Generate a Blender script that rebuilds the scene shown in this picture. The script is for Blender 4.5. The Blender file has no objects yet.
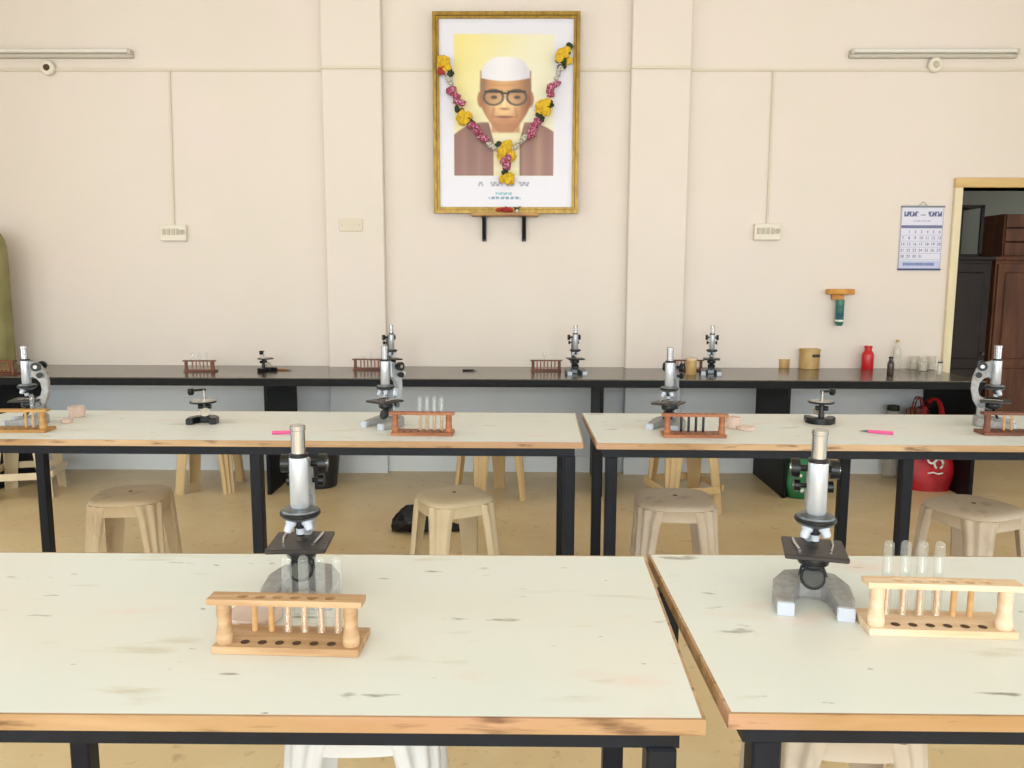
import bpy, bmesh, math, random
from mathutils import Vector, Matrix
random.seed(7)
S = bpy.context.scene
COL = S.collection
PI = math.pi

# ------------------------------------------------------------------ camera
F_PX, CAM_H = 800.0, 1.373
CAM_R = (Matrix.Rotation(math.atan(10 / 800), 3, 'Z')
         @ Matrix.Rotation(PI / 2 - math.atan(105 / 800), 3, 'X')
         @ Matrix.Rotation(math.radians(.18), 3, 'Z'))
cam_d = bpy.data.cameras.new('camera')
cam_d.sensor_width = 36
cam_d.lens = F_PX * 36 / 1024
cam_d.clip_start = .05
cam = bpy.data.objects.new('camera', cam_d)
cam.matrix_world = Matrix.Translation((0, 0, CAM_H)) @ CAM_R.to_4x4()
COL.objects.link(cam)
S.camera = cam

# ------------------------------------------------------------------ world, daylight, exposure
S.view_settings.view_transform = 'Standard'
S.view_settings.look = 'None'
S.view_settings.gamma = 1
S.view_settings.use_curve_mapping = False
S.view_settings.exposure = -0.76
try:
    S.cycles.use_denoising = True
    S.cycles.max_bounces = 10
    S.cycles.diffuse_bounces = 6
    S.cycles.transparent_max_bounces = 16
except Exception:
    pass
w = bpy.data.worlds.new('daylight')
S.world = w
w.use_nodes = True
w.node_tree.nodes['Background'].inputs[0].default_value = (.80, .88, 1, 1)
w.node_tree.nodes['Background'].inputs[1].default_value = 1.2


def window_light(name, loc, rot, sx, sy, power, col=(.84, .945, 1)):
    l = bpy.data.lights.new(name, 'AREA')
    l.shape = 'RECTANGLE'
    l.size, l.size_y = sx, sy
    l.energy = power
    l.color = col
    o = bpy.data.objects.new(name, l)
    o.location = loc
    o.rotation_euler = rot
    COL.objects.link(o)


XL, XR, YF, YB, ZC = -4.3, 4.5, -5.2, 5.63, 3.75
WIN_Z0, WIN_Z1 = .75, 3.0
# daylight entering through the window openings
for k, xc in enumerate((-2.6, .1, 2.8)):
    window_light('daylight_front_window', (xc, YF - .12, (WIN_Z0 + WIN_Z1) / 2), (PI / 2, 0, 0), 2.3, WIN_Z1 - WIN_Z0, 300)
for k, yc in enumerate((-1.2, 2.2)):
    window_light('daylight_left_window', (XL - .12, yc, (WIN_Z0 + WIN_Z1) / 2), (PI / 2, 0, -PI / 2), 2.0, WIN_Z1 - WIN_Z0, 90)
    window_light('daylight_right_window', (XR + .12, yc, (WIN_Z0 + WIN_Z1) / 2), (PI / 2, 0, PI / 2), 2.0, WIN_Z1 - WIN_Z0, 80)


window_light('daylight_store_room_window', (6.32, 7.1, 1.75), (PI / 2, 0, PI / 2), 1.4, 1.1, 36)  # unseen fill light, added with its wall opening to brighten the store room


# ------------------------------------------------------------------ pixel helpers (direction only; distance from the surface touched)
def ray(px, py):
    return CAM_R @ Vector(((px - 512) / F_PX, -(py - 384) / F_PX, -1))


def gz(px, py, z):
    d = ray(px, py)
    t = (z - CAM_H) / d.z
    return Vector((d.x * t, d.y * t, z))


def gy(px, py, Y):
    d = ray(px, py)
    t = Y / d.y
    return Vector((d.x * t, Y, CAM_H + d.z * t))


# ------------------------------------------------------------------ materials
def lin(c):
    if isinstance(c, str):
        c = tuple(int(c[i:i + 2], 16) / 255 for i in (0, 2, 4))
    return tuple((x / 12.92 if x <= .04045 else ((x + .055) / 1.055) ** 2.4) for x in c) + (1,)


def mat(name, col, rough=.5, metal=0.0, col2=None, scale=8.0, stretch=(1, 1, 1), bump=0.0, spec=.5, lo=.35, hi=.65, coat=0):
    m = bpy.data.materials.new(name)
    m.use_nodes = True
    n, L = m.node_tree.nodes, m.node_tree.links
    b = n['Principled BSDF']
    b.inputs['Base Color'].default_value = lin(col)
    b.inputs['Roughness'].default_value = rough
    b.inputs['Metallic'].default_value = metal
    b.inputs['Specular IOR Level'].default_value = spec
    b.inputs['Coat Weight'].default_value = coat
    if col2 or bump:
        tc = n.new('ShaderNodeTexCoord')
        mp = n.new('ShaderNodeMapping')
        mp.inputs['Scale'].default_value = stretch
        L.new(tc.outputs['Object'], mp.inputs[0])
        nz = n.new('ShaderNodeTexNoise')
        nz.inputs['Scale'].default_value = scale
        nz.inputs['Detail'].default_value = 5
        L.new(mp.outputs[0], nz.inputs['Vector'])
        if col2:
            r = n.new('ShaderNodeValToRGB')
            r.color_ramp.elements[0].position = lo
            r.color_ramp.elements[1].position = hi
            r.color_ramp.elements[0].color = lin(col)
            r.color_ramp.elements[1].color = lin(col2)
            L.new(nz.outputs[0], r.inputs[0])
            L.new(r.outputs[0], b.inputs['Base Color'])
        if bump:
            bp = n.new('ShaderNodeBump')
            bp.inputs['Strength'].default_value = bump
            bp.inputs['Distance'].default_value = .004
            L.new(nz.outputs[0], bp.inputs['Height'])
            L.new(bp.outputs[0], b.inputs['Normal'])
    return m


def layered(name, base, rough, layers, bump=0):
    """base colour plus noise-masked layers: (colour, scale, stretch, lo, hi, strength)"""
    m = bpy.data.materials.new(name)
    m.use_nodes = True
    n, L = m.node_tree.nodes, m.node_tree.links
    b = n['Principled BSDF']
    b.inputs['Roughness'].default_value = rough
    tc = n.new('ShaderNodeTexCoord')
    prev = None
    for i, (c, sc, st, lo, hi, k) in enumerate(layers):
        mp = n.new('ShaderNodeMapping')
        mp.inputs['Scale'].default_value = st
        mp.inputs['Location'].default_value = (i * 3.7, i * 1.9, i * 5.3)
        L.new(tc.outputs['Object'], mp.inputs[0])
        nz = n.new('ShaderNodeTexNoise')
        nz.inputs['Scale'].default_value = sc
        nz.inputs['Detail'].default_value = 4
        L.new(mp.outputs[0], nz.inputs['Vector'])
        mr = n.new('ShaderNodeMapRange')
        mr.inputs['From Min'].default_value = lo
        mr.inputs['From Max'].default_value = hi
        mr.inputs['To Max'].default_value = k
        L.new(nz.outputs[0], mr.inputs['Value'])
        mx = n.new('ShaderNodeMix')
        mx.data_type = 'RGBA'
        L.new(mr.outputs[0], mx.inputs[0])
        if prev is None:
            mx.inputs[6].default_value = lin(base)
        else:
            L.new(prev, mx.inputs[6])
        mx.inputs[7].default_value = lin(c)
        prev = mx.outputs[2]
    L.new(prev, b.inputs['Base Color'])
    return m


def glass_mat(name, tint=(.93, .96, .95), amount=.12, body=None):
    m = bpy.data.materials.new(name)
    m.use_nodes = True
    n, L = m.node_tree.nodes, m.node_tree.links
    n.remove(n['Principled BSDF'])
    out = n['Material Output']
    tr = n.new('ShaderNodeBsdfTransparent')
    tr.inputs[0].default_value = tint + (1,)
    gl = n.new('ShaderNodeBsdfGlossy')
    gl.inputs['Roughness'].default_value = .06
    fr = n.new('ShaderNodeLayerWeight')
    fr.inputs[0].default_value = .25
    pw_ = n.new('ShaderNodeMath')
    pw_.operation = 'POWER'
    pw_.inputs[1].default_value = 2.0
    L.new(fr.outputs['Facing'], pw_.inputs[0])
    ad = n.new('ShaderNodeMath')
    ad.operation = 'MULTIPLY_ADD'
    ad.inputs[1].default_value = .6
    ad.inputs[2].default_value = .04
    L.new(pw_.outputs[0], ad.inputs[0])
    mx = n.new('ShaderNodeMixShader')
    L.new(ad.outputs[0], mx.inputs[0])
    L.new(tr.outputs[0], mx.inputs[1])
    L.new(gl.outputs[0], mx.inputs[2])
    last = mx.outputs[0]
    if body:
        df = n.new('ShaderNodeBsdfDiffuse')
        df.inputs[0].default_value = lin(body)
        m2 = n.new('ShaderNodeMixShader')
        m2.inputs[0].default_value = amount
        L.new(last, m2.inputs[1])
        L.new(df.outputs[0], m2.inputs[2])
        last = m2.outputs[0]
    L.new(last, out.inputs[0])
    return m


def attr_mat(name, rough=.5):
    m = bpy.data.materials.new(name)
    m.use_nodes = True
    n, L = m.node_tree.nodes, m.node_tree.links
    a = n.new('ShaderNodeAttribute')
    a.attribute_name = 'print'
    L.new(a.outputs['Color'], n['Principled BSDF'].inputs['Base Color'])
    n['Principled BSDF'].inputs['Roughness'].default_value = rough
    return m


def wall_mat():
    """cream paint above, pale blue grey dado below worktop height"""
    m = layered('cream_wall_paint', 'ddd1c7', .75, [('d8cdc0', .9, (1, 1, 1), .35, .7, .7), ('dfcfc8', 1.7, (1, 1, 1), .5, .75, .7)])
    n, L = m.node_tree.nodes, m.node_tree.links
    b = n['Principled BSDF']
    src = b.inputs['Base Color'].links[0].from_socket
    g = n.new('ShaderNodeNewGeometry')
    sp = n.new('ShaderNodeSeparateXYZ')
    L.new(g.outputs['Position'], sp.inputs[0])
    lt = n.new('ShaderNodeMath')
    lt.operation = 'LESS_THAN'
    lt.inputs[1].default_value = .74
    L.new(sp.outputs['Z'], lt.inputs[0])
    mx = n.new('ShaderNodeMix')
    mx.data_type = 'RGBA'
    L.new(lt.outputs[0], mx.inputs[0])
    L.new(src, mx.inputs[6])
    mx.inputs[7].default_value = lin('dbe0e5')
    L.new(mx.outputs[2], b.inputs['Base Color'])
    return m


M = {}
M['wall'] = wall_mat()
M['ceil'] = mat('white_ceiling', 'e8e4da', .8)
M['skirt'] = mat('pale_skirting', 'e0e5ea', .5)
M['floor'] = layered('tan_floor', 'dcc498', .38, [('cfb385', 2.2, (1, 1, 1), .4, .7, .7), ('e0d2b6', 5, (1, 2, 1), .55, .75, .5), ('a08862', 24, (1, 1, 1), .62, .75, .5)])
M['laminate'] = layered('worn_laminate', 'd8dcd8', .42, [
    ('d0d8d2', 2.0, (1, 1, 1), .4, .7, .8), ('dcd8d0', 1.3, (1, 1.6, 1), .45, .7, .8),
    ('e0c4ba', 3.3, (1, 2, 1), .63, .75, .6), ('b5ab8c', 7, (.6, 2.4, 1), .62, .74, .55),
    ('6f6a58', 13, (.55, 1.9, 1), .68, .74, .75), ('4c4a40', 26, (.7, 1.5, 1), .72, .76, .8)])
M['lipping'] = layered('worn_wood_lipping', 'ab8a64', .4, [
    ('a27a4c', 5, (.5, 3, 3), .4, .65, .8), ('cdae8a', 4, (.4, 3, 3), .5, .7, .8),
    ('c78f83', 3, (.3, 2, 2), .55, .7, .6), ('5c3a22', 11, (.7, 5, 5), .57, .70, .8)])
M['navy'] = mat('navy_painted_steel', '080c16', .45, 0, '0e1420', 12, bump=.05, spec=.3)
M['granite'] = mat('black_granite', '5c5448', .2, 0, '463f36', 60, lo=.4, hi=.7, spec=.8)  # brown grey base imitates the wall's reflection on the black worktop
M['granite_edge'] = mat('black_stone', '07080a', .5, 0, '0e1013', 40, spec=.2)
M['wood'] = mat('pale_rack_wood', 'e0c8ac', .55, 0, 'cfae88', 9, (.6, 6, 6), .15)
M['wood_tan'] = mat('tan_rack_wood', 'c4a27c', .55, 0, 'a57e56', 9, (.6, 6, 6), .15)
M['wood_y'] = mat('honey_rack_wood', 'b98c4c', .5, 0, '96692f', 9, (.6, 6, 6), .15)
M['wood_red'] = mat('reddish_rack_wood', 'a8683f', .5, 0, '83492a', 9, (.6, 6, 6), .15)
M['wood_dark'] = mat('dark_rack_wood', '76432a', .5, 0, '592e1e', 9, (.6, 6, 6), .15)
M['peg'] = mat('rack_peg_wood', 'd0a873', .55, 0, 'b88450', 20)
M['hole'] = mat('dark_pit', '4a3420', .8)
M['silver'] = mat('silver_enamel', 'b3b7bc', .3, .35, 'a2a6ab', 30)
M['tube_white'] = mat('pale_tube_enamel', 'b9bcc1', .28, .5)
M['chrome'] = mat('chrome', 'c4c4c8', .16, 1)
M['hammer'] = mat('grey_hammertone', 'a3a2a2', .45, .15, '8f8b87', 60, bump=.1)
M['pale_grey'] = mat('pale_grey_pad', 'b9bec8', .4)
M['black'] = mat('black_enamel', '0d0e10', .35, spec=.4)
M['stage'] = mat('dark_brown_stage', '332a27', .4, 0, '261f1d', 20)
M['grey_metal'] = mat('dull_grey_metal', '6b6f72', .35, .7)
M['mirror'] = mat('dull_mirror', '4d5052', .12, .8)
M['glass'] = glass_mat('clear_tube_glass', (.97, .98, .975), .10, 'e6eae8')
M['jar_glass'] = glass_mat('clear_jar_glass', (.96, .95, .93), .3, 'e3ddd2')
M['pink_glass'] = glass_mat('pinkish_plastic', (.99, .96, .94), .38, 'ebd5c8')
M['stool_tan'] = layered('grimy_tan_plastic', 'c2ae90', .45, [('ab9270', 5, (1, 1, 1), .4, .7, .7), ('7d664a', 12, (1, 1, .4), .58, .75, .6)])
M['stool_grey'] = layered('grimy_grey_beige_plastic', 'c6b8a8', .45, [('b19a7e', 4, (1, 1, 1), .4, .7, .7), ('7d6a55', 12, (1, 1, .4), .58, .75, .6)])
M['stool_cream'] = layered('cream_plastic', 'd6c6a8', .45, [('c2aa84', 5, (1, 1, 1), .45, .75, .6)])
M['stool_white'] = layered('white_plastic', 'd3d3d3', .4, [('bcbab5', 5, (1, 1, 1), .45, .75, .6)])
M['stool_wood'] = layered('yellowish_tan_plastic', 'd0b588', .45, [('b5935f', 5, (1, 1, .5), .45, .75, .6)])
M['gold'] = mat('gilt_frame', 'a8852f', .38, .35, '85661f', 14, (3, 3, 1))
M['gold_dark'] = mat('gilt_frame_groove', '7c5518', .45, .2)
M['print'] = attr_mat('printed_picture', .35)
M['paper'] = attr_mat('printed_paper', .6)
M['shelf'] = mat('shelf_wood', 'b98a4e', .5, 0, '98683a', 8, (1, 6, 6))
M['yellow'] = mat('marigold_yellow', 'dfb91e', .7, 0, 'c2941a', 60, bump=.6)
M['leaf'] = mat('dark_leaf_green', '2c3a1c', .7, 0, '1b2314', 60, bump=.6)
M['pink'] = mat('magenta_petals', '93294f', .7, 0, 'c59aa8', 90, lo=.5, hi=.62, bump=.6)
M['whitefl'] = mat('white_petals', 'cfc9bd', .7, 0, '8c8370', 90, bump=.6)
M['redfl'] = mat('red_petals', 'b02a25', .7, 0, '8a2c1f', 90, bump=.6)
M['ivory'] = mat('ivory_plastic', 'dcd3c2', .45)
M['ivory_dark'] = mat('aged_ivory_plastic', 'b9af9d', .5)
M['conduit'] = mat('painted_conduit', 'd4c8b4', .6)
M['batten'] = mat('grey_batten', 'bdb6a8', .5)
M['tube'] = mat('unlit_tube_glass', 'd9d6cd', .25)
M['door'] = mat('cream_door_paint', 'e0d2b2', .5, 0, 'd8c8a4', 4, (4, 4, .7))
M['lintel'] = mat('yellowish_lintel', 'cfae74', .5, 0, 'c09c60', 4, (.7, 4, 4))
M['cup'] = mat('brown_cupboard_wood', '7a4c30', .5, 0, '5f3a26', 5, (4, 4, .6))
M['cup_dark'] = mat('dark_cupboard_wood', '2e211b', .55, 0, '241a16', 5, (4, 4, .6))
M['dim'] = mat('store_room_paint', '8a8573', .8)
M['olive'] = mat('olive_cloth', '8d8658', .85, 0, '7b7448', 6)
M['red'] = mat('red_plastic', 'c01d22', .3)
M['redbag'] = mat('red_woven_bag', 'b3151d', .5, 0, '8f0f18', 9, bump=.3)
M['greenbag'] = mat('green_bag', '14703a', .45, 0, '0d4d29', 6, bump=.3)
M['white'] = mat('white_print', 'dddcd6', .6)
M['amber'] = mat('dark_brown_bottle', '35201a', .2)
M['tanjar'] = mat('tan_jar', 'c2a067', .45, 0, 'ae8a52', 12)
M['pinkpen'] = mat('pink_plastic', 'e0528c', .4)
M['blue'] = mat('dark_blue_plastic', '2b4560', .4)
M['orange'] = mat('orange_wood', 'd69a3c', .5, 0, 'b36d1c', 12)
M['tealblue'] = mat('blue_green_glass', '28506a', .2, 0, '3c7a5a', 14, (1, 1, 2))
M['outer'] = mat('window_paint', 'd8d2c4', .5)
M['bucket'] = mat('black_bucket_plastic', '202124', .45)
M['text'] = mat('blue_ink', '3c4470', .7)
M['pane'] = glass_mat('window_glass', (.96, .98, .98), .02)


# ------------------------------------------------------------------ mesh builder
class MB:
    def __init__(self):
        self.bm = bmesh.new()

    def box(self, c, s, m=None, bev=0.0, seg=1):
        mtx = Matrix.Translation(c) @ (m.to_4x4() if m else Matrix()) @ Matrix.Diagonal((s[0], s[1], s[2], 1))
        r = bmesh.ops.create_cube(self.bm, size=1, matrix=mtx)
        if bev:
            es = list({e for v in r['verts'] for e in v.link_edges})
            bmesh.ops.bevel(self.bm, geom=es, offset=bev, segments=seg, affect='EDGES', profile=.5)
        return self

    def box2(self, a, b, bev=0.0, seg=1):
        a, b = Vector(a), Vector(b)
        d = b - a
        return self.box((a + b) / 2, (abs(d.x), abs(d.y), abs(d.z)), None, bev, seg)

    def cyl(self, p0, p1, r0, r1=None, seg=16):
        p0, p1 = Vector(p0), Vector(p1)
        r1 = r0 if r1 is None else r1
        d = p1 - p0
        q = d.to_track_quat('Z', 'Y').to_matrix().to_4x4()
        mtx = Matrix.Translation((p0 + p1) / 2) @ q
        bmesh.ops.create_cone(self.bm, cap_ends=True, segments=seg, radius1=r0, radius2=r1, depth=d.length, matrix=mtx)
        return self

    def lathe(self, prof, seg=20, mtx=None, cap=True):
        mtx = mtx or Matrix()
        rings = []
        for r, z in prof:
            if r < 1e-6:
                rings.append([self.bm.verts.new(mtx @ Vector((0, 0, z)))])
            else:
                rings.append([self.bm.verts.new(mtx @ Vector((r * math.cos(2 * PI * i / seg), r * math.sin(2 * PI * i / seg), z))) for i in range(seg)])
        for a, b in zip(rings, rings[1:]):
            for i in range(seg):
                j = (i + 1) % seg
                if len(a) == 1 and len(b) == 1:
                    continue
                if len(a) == 1:
                    self.bm.faces.new((a[0], b[j], b[i]))
                elif len(b) == 1:
                    self.bm.faces.new((a[i], a[j], b[0]))
                else:
                    self.bm.faces.new((a[i], a[j], b[j], b[i]))
        if cap:
            if len(rings[0]) > 1:
                self.bm.faces.new(list(reversed(rings[0])))
            if len(rings[-1]) > 1:
                self.bm.faces.new(rings[-1])
        return self

    def tube(self, pts, rad, seg=8, closed=False, flat=1.0):
        """sweep; rad: number or list; flat squeezes the second axis"""
        pts = [Vector(p) for p in pts]
        n = len(pts)
        rad = rad if isinstance(rad, (list, tuple)) else [rad] * n
        rings = []
        up = Vector((0, 0, 1))
        for i, p in enumerate(pts):
            a = pts[(i - 1) % n] if (closed or i > 0) else p
            b = pts[(i + 1) % n] if (closed or i < n - 1) else p
            t = (b - a).normalized()
            u = up if abs(t.dot(up)) < .95 else Vector((1, 0, 0))
            s = t.cross(u).normalized()
            v = s.cross(t).normalized()
            rings.append([self.bm.verts.new(p + (s * math.cos(2 * PI * k / seg) + v * math.sin(2 * PI * k / seg) * flat) * rad[i]) for k in range(seg)])
        m = n if closed else n - 1
        for i in range(m):
            a, b = rings[i], rings[(i + 1) % n]
            for k in range(seg):
                l = (k + 1) % seg
                self.bm.faces.new((a[k], a[l], b[l], b[k]))
        if not closed:
            self.bm.faces.new(list(reversed(rings[0])))
            self.bm.faces.new(rings[-1])
        return self

    def prism(self, poly, h, mtx=None, bev=0.0):
        """2-D polygon (counter-clockwise) raised by h along local z"""
        mtx = mtx or Matrix()
        lo = [self.bm.verts.new(mtx @ Vector((x, y, 0))) for x, y in poly]
        hi = [self.bm.verts.new(mtx @ Vector((x, y, h))) for x, y in poly]
        fs = [self.bm.faces.new(list(reversed(lo))), self.bm.faces.new(hi)]
        n = len(poly)
        for i in range(n):
            j = (i + 1) % n
            fs.append(self.bm.faces.new((lo[i], lo[j], hi[j], hi[i])))
        if bev:
            es = [e for e in fs[1].edges] + [e for e in fs[0].edges]
            bmesh.ops.bevel(self.bm, geom=es, offset=bev, segments=1, affect='EDGES')
        return self

    def sphere(self, c, r, sub=2, sc=(1, 1, 1), jitter=0.0):
        res = bmesh.ops.create_icosphere(self.bm, subdivisions=sub, radius=r, matrix=Matrix.Translation(c) @ Matrix.Diagonal(sc + (1,)))
        if jitter:
            c = Vector(c)
            for v in res['verts']:
                v.co = c + (v.co - c) * (1 + random.uniform(-jitter, jitter))
        return self

    def grid(self, f, nu, nv, close_u=False):
        vs = [[self.bm.verts.new(f(i / (nu if close_u else nu - 1), j / (nv - 1))) for j in range(nv)] for i in range(nu)]
        for i in range(nu if close_u else nu - 1):
            for j in range(nv - 1):
                k = (i + 1) % nu
                self.bm.faces.new((vs[i][j], vs[k][j], vs[k][j + 1], vs[i][j + 1]))
        return vs

    def mesh(self, name, m, smooth=35):
        bmesh.ops.recalc_face_normals(self.bm, faces=self.bm.faces)
        me = bpy.data.meshes.new(name)
        self.bm.to_mesh(me)
        self.bm.free()
        if smooth:
            for p in me.polygons:
                p.use_smooth = True
            me.set_sharp_from_angle(angle=math.radians(smooth))
        for x in (m if isinstance(m, (list, tuple)) else [m]):
            me.materials.append(M[x] if isinstance(x, str) else x)
        return me

    def build(self, name, m, parent=None, smooth=35):
        o = bpy.data.objects.new(name, self.mesh(name, m, smooth))
        COL.objects.link(o)
        o.parent = parent
        return o


def tag(o, label=None, cat=None, group=None, kind=None):
    if label:
        o['label'] = label
    if cat:
        o['category'] = cat
    if group:
        o['group'] = group
    if kind:
        o['kind'] = kind
    return o


def thing(name, label, cat, loc=(0, 0, 0), rz=0.0, group=None):
    o = bpy.data.objects.new(name, None)
    o.empty_display_size = .05
    COL.objects.link(o)
    o.location = loc
    o.rotation_euler = (0, 0, rz)
    return tag(o, label, cat, group)


def copy_tree(o, parent=None):
    c = o.copy()
    COL.objects.link(c)
    c.parent = parent
    for ch in list(o.children):
        copy_tree(ch, c)
    return c


USED = set()


def place(proto, loc, rz, label, group=None, sc=1.0, tint=None):
    """first call uses the prototype itself, later ones a copy of it and its parts"""
    if proto.name in USED:
        o = copy_tree(proto)
    else:
        o = proto
        USED.add(proto.name)
    o.location = loc
    o.rotation_euler = (0, 0, rz)
    o.scale = sc if isinstance(sc, tuple) else (sc, sc, sc)
    o['label'] = label
    if group:
        o['group'] = group
    return o


def struct(name, mb, m, parent=None, smooth=0):
    o = mb.build(name, m, parent, smooth)
    if parent is None:
        o['kind'] = 'structure'
    return o


# ------------------------------------------------------------------ the room
DX0, DX1, DZ = 2.995, 4.15, 2.0          # doorway in the back wall
struct('floor', MB().box2((XL - .2, YF - .2, -.1), (XR + .2, YB + .2, 0)), 'floor')
struct('ceiling', MB().box2((XL - .2, YF - .2, ZC), (XR + .2, YB + .2, ZC + .15)), 'ceil')
wb = MB()
wb.box2((XL - .2, YB, 0), (DX0, YB + .2, ZC))
wb.box2((DX1, YB, 0), (XR + .2, YB + .2, ZC))
wb.box2((DX0, YB, DZ), (DX1, YB + .2, ZC))
struct('wall_back', wb, 'wall')


def wall_with_windows(name, axis, pos, thick, span, wins):
    b = MB()
    a0, a1 = span
    lo, hi = sorted((pos, pos + thick))

    def piece(u0, u1, z0, z1):
        if axis == 'x':
            b.box2((lo, u0, z0), (hi, u1, z1))
        else:
            b.box2((u0, lo, z0), (u1, hi, z1))
    piece(a0, a1, 0, WIN_Z0)
    piece(a0, a1, WIN_Z1, ZC)
    u = a0
    for (c, wd) in wins:
        piece(u, c - wd / 2, WIN_Z0, WIN_Z1)
        u = c + wd / 2
    piece(u, a1, WIN_Z0, WIN_Z1)
    struct(name, b, 'wall')


WINS_F = [(-2.6, 2.3), (.1, 2.3), (2.8, 2.3)]
WINS_S = [(-1.2, 2.0), (2.2, 2.0)]
wall_with_windows('wall_left', 'x', XL, -.2, (YF, YB), WINS_S)
wall_with_windows('wall_right', 'x', XR, .2, (YF, YB), WINS_S)
wall_with_windows('wall_front', 'y', YF, -.2, (XL - .2, XR + .2), WINS_F)
wn = 0
for side, wins in (('l', WINS_S), ('r', WINS_S), ('f', WINS_F)):
    for c, wd in wins:
        wn += 1
        b, g = MB(), None
        for u in (-wd / 2 + .025, 0, wd / 2 - .025):
            p = {'l': (XL - .05, c + u), 'r': (XR + .05, c + u), 'f': (c + u, YF - .05)}[side]
            b.box((p[0], p[1], (WIN_Z0 + WIN_Z1) / 2), (.05, .05, WIN_Z1 - WIN_Z0))
        for z in (WIN_Z0 + .025, WIN_Z1 - .025):
            if side == 'f':
                b.box((c, YF - .05, z), (wd, .05, .05))
            else:
                b.box(((XL - .05) if side == 'l' else (XR + .05), c, z), (.05, wd, .05))
        struct('window_%d' % wn, b, 'outer')

# pilasters, skirting
for k, (x0, x1) in enumerate(((-1.355, -.952), (.722, 1.118))):
    struct('trim_%d' % (k + 1), MB().box2((x0, YB - .06, 0), (x1, YB - .001, ZC), bev=.006), 'wall')
sk = MB()
PX = [XL, -1.355, -.952, .722, 1.118, DX0 - .07]
for i in range(5):
    yy = YB - .06 if i in (1, 3) else YB
    sk.box2((PX[i], yy - .014, 0), (PX[i + 1], yy, .115))
struct('baseboard_back', sk, 'skirt')

# doorway
dn = struct('door_1', MB().box2((DX0 - .055, YB - .03, 0), (DX0, YB + .2, DZ), bev=.004), 'door')
MB().box2((DX0 - .055, YB - .03, DZ), (DX1 + .055, YB + .2, DZ + .065), bev=.004).build('lintel', 'lintel', dn, 0)
MB().box2((DX1, YB - .03, 0), (DX1 + .055, YB + .2, DZ), bev=.004).build('jamb', 'door', dn, 0)
# store room behind the doorway
YS = 8.4
sr = MB()
sr.box2((2.2, YS, 0), (6.2, YS + .1, 2.9))
sr.box2((2.1, YB + .2, 0), (2.2, YS, 2.9))
sr.box2((6.2, YB + .2, 0), (6.3, YS, 1.2))
sr.box2((6.2, YB + .2, 2.3), (6.3, YS, 2.9))
sr.box2((6.2, YB + .2, 1.2), (6.3, 6.4, 2.3))
sr.box2((6.2, 7.8, 1.2), (6.3, YS, 2.3))
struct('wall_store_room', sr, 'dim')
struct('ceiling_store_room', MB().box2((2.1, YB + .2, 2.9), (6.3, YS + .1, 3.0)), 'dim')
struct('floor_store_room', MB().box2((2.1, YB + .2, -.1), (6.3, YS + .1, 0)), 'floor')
struct('trim_3', MB().box((4.2, 7.3, 2.55), (.22, 3.4, .22), Matrix.Rotation(.9, 3, 'Z')), 'dim')

# ------------------------------------------------------------------ laboratory tables
TZ = .76


def table(label, fl, fr, rr, rl, leg_x, lam='laminate', rear_shift=0.0):
    """four top corners (front left, front right, rear right, rear left), legs at the given x"""
    cx, cy = (fl[0] + fr[0]) / 2, (fl[1] + rl[1]) / 2
    t = thing('lab_table', label, 'table', (cx, cy, 0), 0, 'wooden topped lab tables')
    c = [Vector((p[0] - cx, p[1] - cy)) for p in (fl, fr, rr, rl)]
    lw, lh = .005, .024

    def inset(d):
        mid = sum(c, Vector((0, 0))) / 4
        out = []
        for p in c:
            q = p.copy()
            q.x += d if p.x < mid.x else -d
            q.y += d if p.y < mid.y else -d
            out.append(q)
        return out
    i1 = inset(lw)
    MB().prism([tuple(p) for p in i1], lh, Matrix.Translation((0, 0, TZ - lh))).build('tabletop', lam, t, 0)
    for a in range(4):
        b = (a + 1) % 4
        MB().prism([tuple(c[a]), tuple(c[b]), tuple(i1[b]), tuple(i1[a])], lh - .0002, Matrix.Translation((0, 0, TZ - lh))).build('edge_strip', 'lipping', t, 0)
    o, i = inset(.03), inset(.055)
    rz0, rh = TZ - lh - .0375, .036
    for a in range(4):
        b = (a + 1) % 4
        MB().prism([tuple(o[a]), tuple(o[b]), tuple(i[b]), tuple(i[a])], rh, Matrix.Translation((0, 0, rz0))).build('apron_rail', 'navy', t, 0)
    lg = MB().box((0, 0, rz0 / 2 + .01), (.044, .044, rz0 - .018), bev=.004).mesh('leg', 'navy')
    ft = MB().box((0, 0, .006), (.048, .048, .012), bev=.003).mesh('foot_cap', 'black')
    for x in leg_x:
        for y in (c[0].y + .055, c[3].y - .055):
            l = bpy.data.objects.new('leg', lg)
            COL.objects.link(l)
            l.parent = t
            l.location = (x - cx + (rear_shift if y > 0 else 0), y, 0)
            k = bpy.data.objects.new('foot_cap', ft)
            COL.objects.link(k)
            k.parent = l
    # cross rail between each pair of legs
    for x in leg_x:
        MB().box((x - cx, 0, rz0 + .018), (.03, (c[3].y - c[0].y) - .16, .03)).build('cross_rail', 'navy', t, 0)
    return t


table('pale wooden lab table nearest on the left, carrying one microscope and rack', (-2.18, 1.047), (.261, 1.056), (.277, 1.727), (-2.18, 1.72), (-2.1, -.98, .205))
table('pale wooden lab table nearest on the right, its microscope beside a tube rack', (.297, 1.073), (2.74, 1.072), (2.73, 1.745), (.286, 1.740), (.365, 1.49, 2.65), rear_shift=-.042)
table('long pale lab table in the middle row left of the gap', (-2.36, 2.98), (.234, 2.978), (.25, 3.652), (-2.36, 3.655), (-2.22, -1.03, .185))
table('long pale lab table in the middle row right of the gap', (.283, 2.968), (2.73, 2.957), (2.74, 3.662), (.276, 3.652), (.345, 1.475, 2.65))

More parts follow.
